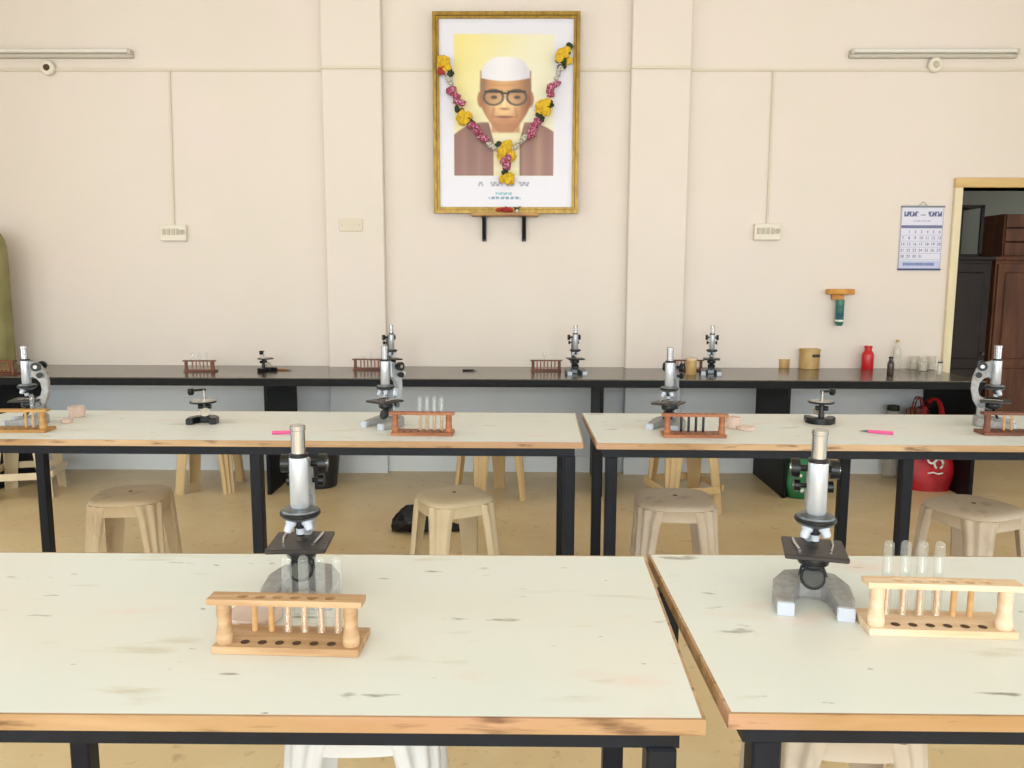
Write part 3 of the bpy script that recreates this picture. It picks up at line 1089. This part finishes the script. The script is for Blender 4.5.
def fluff(name, m, px, py, r_px, n=10, sc=(1, .6, 1)):
    r_ = r_px * 1.2 / F_PX * GY
    c = gp(px, py)
    b = MB()
    for k in range(n):
        a = random.uniform(0, 2 * PI)
        rr = math.sqrt(random.random()) * r_ * .62
        b.sphere((c.x + rr * math.cos(a), c.y + random.uniform(-.3, .3) * r_, c.z + rr * math.sin(a)), r_ * random.uniform(.34, .5), 2, sc, .16)
    b.build(name, m, gr, 0)


def strand(m, pts, r_px, name='petal_string'):
    b = MB()
    r_ = r_px * 1.25 / F_PX * GY
    for (ax, ay), (bx, by) in zip(pts, pts[1:]):
        n = max(2, int(math.hypot(bx - ax, by - ay) / (r_px * .75)))
        for k in range(n):
            c = gp(ax + (bx - ax) * k / n, ay + (by - ay) * k / n)
            b.sphere((c.x + random.uniform(-.4, .4) * r_, c.y, c.z + random.uniform(-.3, .3) * r_), r_ * random.uniform(.75, 1.05), 1, (1, .7, .8), .2)
    b.build(name, m, gr, 0)


strand('whitefl', [(447, 74), (452, 86)], 2.2, 'white_string')
strand('whitefl', [(561, 67), (556, 80)], 2.2, 'white_string')
strand('pink', [(451, 88), (463, 108)], 4.2)
strand('pink', [(471, 123), (488, 143)], 4.0)
strand('pink', [(555, 82), (548, 98)], 4.2)
strand('pink', [(540, 121), (526, 137)], 4.0)
strand('whitefl', [(488, 143), (500, 150)], 2.6, 'white_string')
strand('whitefl', [(526, 137), (512, 150)], 2.6, 'white_string')
strand('pink', [(507, 157), (508, 172)], 4.6)
for px, py, r_ in ((444, 64, 7.5), (464, 117, 7), (565, 56, 8), (545, 108, 8), (506, 151, 9), (508, 178, 7.5)):
    fluff('yellow_flower', 'yellow', px, py, r_, 12)
for px, py, r_ in ((449, 72, 5), (470, 122, 5), (568, 49, 5), (561, 63, 5.5), (540, 117, 5), (550, 104, 4), (501, 147, 5), (505, 172, 3.5), (459, 109, 4)):
    fluff('leaf_bunch', 'leaf', px, py, r_, 8)
fluff('red_flower', 'redfl', 443, 72, 5, 8)


# ------------------------------------------------------------------ wall calendar
def text_mesh(txt, size, m, parent, loc, align='CENTER'):
    cu = bpy.data.curves.new('lettering', 'FONT')
    cu.body = txt
    cu.size = size
    cu.align_x = align
    cu.extrude = .0004
    o = bpy.data.objects.new('lettering', cu)
    COL.objects.link(o)
    dg = bpy.context.evaluated_depsgraph_get()
    me = bpy.data.meshes.new_from_object(o.evaluated_get(dg))
    bpy.data.objects.remove(o)
    me.materials.clear()
    me.materials.append(M[m])
    q = bpy.data.objects.new('lettering', me)
    COL.objects.link(q)
    q.parent = parent
    q.location = loc
    q.rotation_euler = (PI / 2, 0, 0)
    return q


c0, c1 = gy(900, 206, YB - .01), gy(940, 270, YB - .01)
cx0 = gy(898, 270, YB - .01).x
cw, chh = c1.x - cx0, c0.z - c1.z
cal = thing('wall_calendar', 'white paper calendar with blue header hanging beside the doorway', 'calendar', ((cx0 + c1.x) / 2, YB - .008, c1.z))


def cal_paint(u, v):
    c = hexc('d5d3e2')
    if v > .855:
        c = hexc('b9c0da')
    if .30 < v < .345:
        c = hexc('6d6f93')
    for a, b in ((.07, .40), (.64, .96)):          # two blurred title words
        if a < u < b and .085 < v < .16 and math.sin(u * 95) + math.sin(u * 41 + v * 60) > -.7:
            c = srgb_mix(c, hexc('454a78'), .85)
    if .46 < u < .58 and .13 < v < .15:
        c = hexc('7b7f9c')
    if .28 < u < .7 and .215 < v < .245 and math.sin(u * 120) > -.3:
        c = srgb_mix(c, hexc('8387a6'), .6)
    for r_ in range(1, 6):
        if abs(v - (.355 + r_ * .096)) < .004:
            c = srgb_mix(c, hexc('a3a0b5'), .7)
    if .10 < u < .85 and .885 < v < .93:
        c = srgb_mix(c, hexc('55629a'), .75 if math.sin(u * 110) > -.6 else .4)
    if u < .015 or u > .985:
        c = hexc('a9a8c0')
    return c


pg = print_sheet('page', 84, 126, cw, chh, cal_paint, 'paper', cal, 0)
pg.location = (0, 0, chh / 2)
MB().box((0, 0, chh - .004), (cw + .008, .008, .012)).build('top_strip', 'grey_metal', cal, 0)
MB().box((0, 0, .004), (cw + .006, .008, .012)).build('bottom_strip', 'text', cal, 0)
MB().box((0, .003, chh / 2), (cw - .006, .003, chh - .01)).build('under_pages', 'white', cal, 0)
MB().tube([(-.03, .0, chh), (0, .004, chh + .03), (.03, .0, chh)], .0015, 6).build('hanger', 'grey_metal', cal)
d = 0
for r_ in range(5):
    for k in range(7):
        if r_ == 0 and k == 0:
            continue
        d += 1
        if d > 31:
            break
        text_mesh(str(d), chh * .062, 'text', pg, ((-.5 + (k + .5) / 7) * cw, -.0006, chh * (.5 - (.422 + r_ * .096))))

# ------------------------------------------------------------------ electrical fittings on the back wall
b = MB()
cz = gy(400, 70, YB).z
segs = [(XL, -1.355, YB), (-1.355, -.952, YB - .06), (-.952, .722, YB), (.722, 1.118, YB - .06), (1.118, XR, YB)]
cd = thing('wiring_conduit', 'thin painted conduit running along the back wall near the top', 'conduit', (0, YB, cz))
for x0, x1, y in segs:
    MB().box2((x0, y - .012 - YB, -.009), (x1, y - .0005 - YB, .009), bev=.002).build('conduit_run', 'conduit', cd, 0)


def switchboard(px, py, top_px, label, lab2):
    p = gy(px, py, YB - .015)
    t = thing('switchboard', label, 'switchboard', (p.x, YB - .0005, p.z - .055))
    MB().box((0, -.016, .055), (.18, .032, .11), bev=.004).build('box', 'ivory', t)
    for k in range(4):
        s = MB().box((-.062 + k * .032, -.034, .062), (.022, .008, .042), bev=.002).build('switch', 'ivory_dark', t)
    sk_ = MB().lathe([(0, 0), (.019, 0), (.019, .005), (0, .005)], 16, Matrix.Translation((.067, -.032, .06)) @ Matrix.Rotation(PI / 2, 4, 'X')).build('socket', 'ivory_dark', t)
    for q in ((-.006, .007), (.006, .007), (0, -.007)):
        MB().cyl((.067 + q[0], -.0385, .06 + q[1]), (.067 + q[0], -.0365, .06 + q[1]), .0028, seg=8).build('pin_hole', 'black', sk_)
    x1 = gy(top_px, 74, YB).x
    q = MB().tube([(x1 - p.x, -.007, cz - .009 - p.z + .055), (0, -.007, .11)], .0065, 6).build('conduit_drop', 'conduit')
    q.location = t.location
    tag(q, lab2, 'conduit')


switchboard(174, 233, 170, 'ivory switchboard on the back wall left of the portrait', 'thin vertical conduit dropping to the left switchboard')
switchboard(767, 232, 773, 'ivory switchboard on the back wall right of the portrait', 'thin vertical conduit dropping to the right switchboard')
p = gy(351, 225, YB - .065)
bl = thing('blank_plate', 'cream blank cover plate on the left pilaster', 'wall plate', (p.x, YB - .0605, p.z - .04))
MB().box((0, -.004, .04), (.16, .008, .085), bev=.003).build('plate', 'conduit', bl)
for s in (-1, 1):
    MB().cyl((s * .06, -.0095, .04), (s * .06, -.0075, .04), .005, seg=10).build('screw', 'ivory_dark', bl)


def tube_light(x0, x1, z, rose_px, label, rose_label, dark):
    t = thing('tube_light', label, 'light', ((x0 + x1) / 2, YB - .0005, z - .03))
    L_ = x1 - x0
    MB().box((0, -.018, .012), (L_, .036, .024), bev=.004).build('batten', 'batten', t)
    MB().cyl((-L_ / 2 + .02, -.045, .04), (L_ / 2 - .02, -.045, .04), .013, seg=14).build('tube', 'tube', t)
    for s in (-1, 1):
        MB().box((s * (L_ / 2 - .012), -.034, .034), (.022, .05, .036), bev=.003).build('end_holder', 'batten', t)
    p = gy(*rose_px, YB - .02)
    r_ = thing('junction_box', rose_label, 'junction box', (p.x, YB - .0125, p.z))
    mx = Matrix.Rotation(PI / 2, 4, 'X')
    MB().lathe([(.048, 0), (.048, .018), (.042, .026), (0, .028)], 22, mx).build('body', 'ivory', r_)
    MB().lathe([(.0, .028), (.022, .028), (.018, .036), (0, .037)], 16, mx).build('cap', 'hole' if dark else 'ivory_dark', r_)


e0, e1 = gy(850, 53, YB - .03), gy(1018, 53, YB - .03)
tube_light(e0.x, e1.x, e0.z, (935, 65), 'unlit tube light batten on the back wall above the calendar', 'round ivory junction box under the right tube light', False)
e2 = gy(132, 53, YB - .03)
tube_light(e2.x - 1.2, e2.x, e2.z, (48, 68), 'unlit tube light batten cut by the left edge of the back wall', 'round dark centred junction box under the left tube light', True)

# wall bracket with hanging glass tube
p = gy(840, 291, YB - .03)
wbk = thing('wall_thermometer', 'orange topped wall bracket holding a short blue green tube', 'wall bracket', (p.x, YB - .0005, p.z - .21))
MB().box((0, -.035, .205), (.18, .07, .038), bev=.006).build('bracket_head', 'orange', wbk)
MB().prism([(-.05, .15), (.03, .15), (.03, .187), (-.05, .187)], .03, Matrix(((1, 0, 0, 0), (0, 0, -1, -.0), (0, 1, 0, 0), (0, 0, 0, 1)))).build('bracket_neck', 'orange', wbk, 0)
MB().lathe([(0, -.03), (.02, -.028), (.028, -.01), (.028, .15), (0, .152)], 16).build('tube', 'tealblue', wbk).location = (0, -.045, 0)
MB().lathe([(.0285, 0), (.03, .001), (.03, .012), (.0285, .013)], 16).build('band', 'white', wbk).location = (0, -.045, .0)

# ------------------------------------------------------------------ small things on the black counter
def jar(px, py, r, h, m, label, cat, name, neck=None, lid=None, z=CZ, wob=0.0):
    p = gz(px, py, z)
    t = thing(name, label, cat, p)
    if neck:
        prof = [(r * .95, 0), (r, .004), (r, h * .62), (r * .9, h * .7), (neck, h * .8), (neck, h * .93)]
    else:
        prof = [(r * .95, 0), (r, .003), (r, h * .94), (r * .93, h * .94)]
    MB().lathe(prof, 20).build('body', m, t)
    if lid:
        rr = (neck * 1.15 if neck else r * 1.05)
        MB().lathe([(rr, h * (.91 if neck else .86)), (rr, h * .985), (rr * .9, h), (0, h)], 20).build('lid', lid, t)
    return t


jar(783, 367.5, .045, .062, 'tanjar', 'small squat tan jar near the switchboard wall on the counter', 'jar', 'jar', None, 'tanjar')
tj = jar(809, 368.5, .068, .14, 'tanjar', 'larger tan canister with dark mark on the black counter', 'canister', 'canister', None, 'tanjar')
MB().box((.02, -.069, .095), (.05, .004, .02)).build('label_patch', 'leaf', tj, 0)
jar(867, 369.5, .04, .165, 'red', 'shiny red bottle standing on the black counter', 'bottle', 'bottle', .024, 'red')
jar(890, 376, .021, .125, 'amber', 'small dark brown bottle near the counter edge', 'bottle', 'bottle', .012, 'black')
jar(896, 369, .026, .205, 'jar_glass', 'slim clear glass bottle behind the small brown bottle', 'bottle', 'bottle', .010, 'tanjar')
for k, (px, lb) in enumerate(((914, 'leftmost of three pale glass beakers by the doorway'), (922.5, 'middle of three pale glass beakers by the doorway'), (931, 'rightmost of three pale glass beakers by the doorway'))):
    p = gz(px, 369.5 if k != 1 else 371, CZ)
    t = thing('beaker', lb, 'beaker', p, 0, 'pale glass beakers')
    MB().lathe([(0, .001), (.026, .001), (.028, .006), (.028, .088), (.031, .092), (.029, .093), (.0265, .088), (.0265, .008), (0, .005)], 18, None, False).build('glass_wall', 'jar_glass', t)
    MB().lathe([(0, .006), (.0262, .006), (.0262, .05), (0, .05)], 18).build('contents', 'ivory', t)
jar(939.5, 374.5, .018, .085, 'jar_glass', 'tiny clear vial with dark blue cap at the counter end', 'vial', 'vial', .014, 'blue')
jar(691, 374.5, .034, .11, 'tanjar', 'tan wooden pot standing before the counter rack by the right pilaster', 'pot', 'pot', None, 'wood')


def pen(px, py, z, rz, L_, m, tip, label, cat='pen', name='marker_pen', r=.006):
    p = gz(px, py, z)
    t = thing(name, label, cat, p, rz)
    MB().tube([(-L_ / 2, 0, r), (-L_ * .1, 0, r), (L_ * .25, 0, r)], [r, r, r * .9], 10).build('handle', m, t)
    MB().tube([(L_ * .25, 0, r), (L_ * .4, 0, r * .9), (L_ / 2, 0, r * .7)], [r * .75, r * .4, r * .15], 8).build('tip', tip, t)
    return t


pen(284, 370.5, CZ, R(-10), .12, 'wood_red', 'grey_metal', 'reddish dissecting needle lying by the black dissecting microscope', 'needle', 'dissecting_needle')
pen(470, 371, CZ, R(5), .1, 'black', 'grey_metal', 'black pen lying on the counter under the portrait')
pen(285, 434, TZ, R(12), .1, 'pinkpen', 'pinkpen', 'pink marker pen on the left middle table', 'pen', 'marker_pen', .007)
pen(876, 433.5, TZ, R(155), .125, 'pinkpen', 'grey_metal', 'pink handled dissecting needle on the right middle table', 'needle', 'dissecting_needle', .007)

# ------------------------------------------------------------------ dishes on the tables
def dish(px, py, r, h, label, n=1, m='pink_glass'):
    p = gz(px, py, TZ)
    t = thing('petri_dish', label, 'dish', p)
    MB().lathe([(0, .001), (r, .001), (r, h), (r - .0015, h), (r - .0015, .003), (0, .003)], 28, None, False).build('dish', m, t)
    MB().lathe([(r + .0015, h * .45), (r + .0015, h + .002), (0, h + .002)], 28, None, False).build('lid', m, t)
    return t


dish(77, 417, .034, .046, 'pinkish round plastic box beside the left edge microscope')
dish(67, 423, .022, .016, 'shallow pale dish in front of the pinkish round box')
dish(733, 428, .030, .045, 'pinkish plastic pot right of the black pegged rack')
dish(746, 430, .034, .014, 'shallow clear dish right of the pinkish pot')
dish(256, 619, .046, .014, 'pinkish flat dish seen through the nearest left tube rack')

# ------------------------------------------------------------------ things on the floor and under the counter
def bag(name, label, p, w_, d_, h_, m, rz, handle, reach=1.16, hr=.008):
    t = thing(name, label, 'bag', p, rz)
    b = MB()

    def f(u, v):
        a = 2 * PI * u
        pz = v * h_
        bul = 1 + .10 * math.sin(PI * v)
        dep = d_ * (1 - .75 * v ** 2) * bul
        q = sup(a, 1, 4)
        cr = .012 * math.sin(a * 7 + v * 5) * v + .008 * math.sin(a * 3 + v * 11)
        return Vector((q.x * (w_ / 2 * bul + cr), q.y * (dep / 2 + cr), pz * (1 + .03 * math.sin(a * 2))))
    rows = b.grid(f, 40, 12, True)
    b.bm.faces.new([r_[0] for r_ in rows])
    b.bm.faces.new([r_[-1] for r_ in rows])
    b.build('body', m, t, 60)
    for s in (-1, 1):
        y = s * d_ * .10
        arc = [(-w_ * .24 * math.cos(PI * k / 10), y, h_ * (.93 + (reach - .93) * math.sin(PI * k / 10) ** .7)) for k in range(11)]
        MB().tube(arc, hr, 6, flat=.5).build('handle', handle, t)
    return t


pb = gz(932, 491, 0)
rb = bag('carry_bag', 'red carry bag with white emblem under the right end of the counter', (pb.x, pb.y + .06, 0), .26, .15, .44, 'redbag', R(-4), 'redbag', 1.38, .018)
# white emblem: two looped strokes and a short line below
em = MB()
ring = lambda cx, cz_, r_, a0, a1: [(cx + r_ * math.cos(a0 + (a1 - a0) * k / 14), -.092, cz_ + r_ * 1.25 * math.sin(a0 + (a1 - a0) * k / 14)) for k in range(15)]
em.tube(ring(-.025, .225, .026, 1.0, 5.6), .007, 6)
em.tube(ring(.02, .19, .026, -1.2, 4.2), .007, 6)
em.tube([(-.045, -.092, .125), (-.01, -.092, .132), (.02, -.092, .122), (.05, -.092, .13)], .005, 6)
em.build('emblem', 'white', rb)
pb = gz(803, 499, 0)
gb = bag('carry_bag', 'green carry bag with white flower spots beside the counter support', (pb.x + .02, pb.y + .07, 0), .22, .14, .30, 'greenbag', R(0), 'greenbag')
for k in range(14):
    x, z = -.085 + .17 * random.random(), .04 + .22 * random.random()
    v_ = z / .30
    yd = -(.14 * (1 - .75 * v_ ** 2) * (1 + .1 * math.sin(PI * v_))) / 2 * 1.02 - .003
    MB().lathe([(0, 0), (.011, 0), (.011, .004), (0, .004)], 8, Matrix.Translation((x, yd, z)) @ Matrix.Rotation(PI / 2, 4, 'X')).build('flower_spot', 'white', gb)
pb = gz(916, 478, 0)
b2 = bag('carry_bag', 'dark maroon bag with pale patch behind the red carry bag', (2.725, 5.47, 0), .14, .14, .50, 'wood_dark', R(8), 'redbag')
MB().box((0, -.048, .40), (.07, .006, .07), Matrix.Rotation(R(45), 3, 'Y')).build('patch', 'white', b2, 0)
pb = gz(896, 474, 0)
t = thing('plastic_jar', 'greenish clear plastic jar against the wall under the counter', 'jar', (2.585, 5.53, 0))
MB().lathe([(.045, 0), (.05, .01), (.05, .42), (.042, .46), (.036, .48)], 20).build('body', 'jar_glass', t)
MB().lathe([(.04, .475), (.04, .51), (0, .512)], 20).build('lid', 'leaf', t)
t = thing('bucket', 'black plastic bucket under the counter behind the nearest left microscope', 'bucket', (-1.34, 5.2, 0))
MB().lathe([(.10, 0), (.105, .004), (.135, .26), (.142, .262), (.142, .275), (.132, .276), (.102, .012), (0, .01)], 24, None, False).build('body', 'bucket', t)
MB().tube([(-.138, 0, .265), (-.12, .06, .235), (0, .145, .215), (.12, .06, .235), (.138, 0, .265)], .004, 6).build('bail_handle', 'grey_metal', t)

t = thing('cardboard_carton', 'tall narrow brown carton against the wall under the counter', 'carton', (2.18, 5.5, 0))
MB().box((0, 0, .215), (.15, .14, .43), bev=.003).build('body', 'tanjar', t, 0)
for s in (-1, 1):
    MB().box((s * .04, 0, .434), (.076, .142, .004)).build('flap', 'tanjar', t, 0)
MB().box((0, 0, .4375), (.03, .145, .001)).build('tape', 'ivory', t, 0)

# crumpled black bag on the floor behind the beige stool
pk = gz(397, 532, 0)
pe = gz(472, 527, 0)
t = thing('black_bag', 'black crumpled bag lying on the floor behind the beige corner forward stool', 'bag', ((pk.x + pe.x) / 2, pk.y + .03, 0))
L_ = pe.x - pk.x
b = MB()


def bagf(u, v):
    a = 2 * PI * u
    x = (v - .5) * (L_ + .06)
    r_ = .012 + .062 * math.sin(PI * min(1, v * 1.6 + .05)) ** .7 if v < .62 else .03 * (1.4 - v)
    r_ = max(r_, .006)
    cr = 1 + .16 * math.sin(a * 5 + v * 21) + .1 * math.sin(a * 9 - v * 13)
    return Vector((x, r_ * 1.3 * cr * math.cos(a), max(.001, r_ * (1 + cr * math.sin(a)))))


rows = b.grid(bagf, 26, 22, True)
b.bm.faces.new([r_[0] for r_ in rows])
b.bm.faces.new([r_[-1] for r_ in rows])
b.build('body', 'black', t, 60)
MB().sphere((-L_ * .34, -.03, .075), .012, 2).build('pale_tag', 'white', t)

# olive cloth-covered stand at the far left end of the counter
pl_ = gy(-14, 300, 5.35)
t = thing('covered_stand', 'tall olive cloth cover at the left edge standing on the black counter', 'cover', (pl_.x, 5.35, CZ))
b = MB()


def cov(u, v):
    a = 2 * PI * u
    r_ = .155 * (1 - max(0, (v - .80) / .2) ** 2.4) ** .5 if v < .999 else .001
    fold = 1 + .03 * math.sin(a * 9) * (1 - v)
    return Vector((r_ * fold * math.cos(a), r_ * .8 * fold * math.sin(a), v * .97))


b.grid(cov, 44, 20, True)
b.build('cloth', 'olive', t, 60)
MB().lathe([(.12, 0), (.12, .012), (0, .012)], 24).build('foot', 'black', t)

# ------------------------------------------------------------------ store room furniture seen through the doorway
def cupboard(x0, x1, y, z1, m, label, doors=2, rz=0.0):
    t = thing('wooden_cupboard', label, 'cupboard', ((x0 + x1) / 2, y, 0), rz)
    wd = x1 - x0
    MB().box2((-wd / 2, 0, .06), (wd / 2, .45, z1), bev=.004).build('carcass', m, t, 0)
    MB().box2((-wd / 2 - .02, -.03, z1), (wd / 2 + .02, .46, z1 + .03), bev=.004).build('cornice', m, t, 0)
    for k in range(doors):
        a = -wd / 2 + wd * k / doors
        dr = MB().box2((a + .012, -.022, .1), (a + wd / doors - .012, -.001, z1 - .03), bev=.003).build('door', m, t, 0)
        for za, zb in ((.16, z1 * .42), (z1 * .47, z1 - .1)):
            MB().box2((a + .07, -.034, za), (a + wd / doors - .07, -.022, zb), bev=.008).build('door_panel', m, dr, 0)
        MB().cyl((a + (wd / doors - .04 if k == 0 else .04), -.023, z1 * .5), (a + (wd / doors - .04 if k == 0 else .04), -.05, z1 * .5), .012).build('knob', 'grey_metal', dr)
    for sx in (-1, 1):
        for yy in (.03, .42):
            MB().box((sx * (wd / 2 - .04), yy, .03), (.05, .05, .06)).build('foot', m, t, 0)
    return t


cupboard(3.92, 4.95, 6.75, 1.54, 'cup', 'brown panelled cupboard in the room beyond the doorway')
cupboard(3.26, 3.87, 6.72, 1.54, 'cup_dark', 'narrow dark cupboard just inside the doorway', 1)
tb = thing('wooden_crate', 'reddish brown crate on top of the brown cupboard', 'crate', (4.2, 6.95, 1.5705))
for k in range(3):
    MB().box2((-.2, -.17, .01 + k * .115), (.2, -.152, .115 + k * .115), bev=.003).build('board', 'cup', tb, 0)
    MB().box2((-.2, .152, .01 + k * .115), (.2, .17, .115 + k * .115), bev=.003).build('board', 'cup', tb, 0)
for s in (-1, 1):
    MB().box2((s * .2 - .009, -.15, .0), (s * .2 + .009, .15, .35)).build('end_board', 'cup', tb, 0)
MB().box2((-.19, -.15, 0), (.19, .15, .012)).build('bottom', 'cup', tb, 0)
tr = thing('glass_case', 'dark framed glass case on top of the narrow dark cupboard', 'case', (3.6, 6.95, 1.5705))
for sx in (-.2, .2):
    for sy in (-.16, .16):
        MB().box2((sx - .012, sy - .012, 0), (sx + .012, sy + .012, .42)).build('post', 'cup_dark', tr, 0)
for z in (0, .40):
    MB().box2((-.212, -.172, z), (.212, .172, z + .02)).build('panel', 'cup_dark', tr, 0)
MB().box2((-.19, -.165, .02), (.19, -.161, .4)).build('pane', 'pane', tr, 0)
MB().box2((-.19, .158, .02), (.19, .166, .4)).build('back_panel', 'cup_dark', tr, 0)
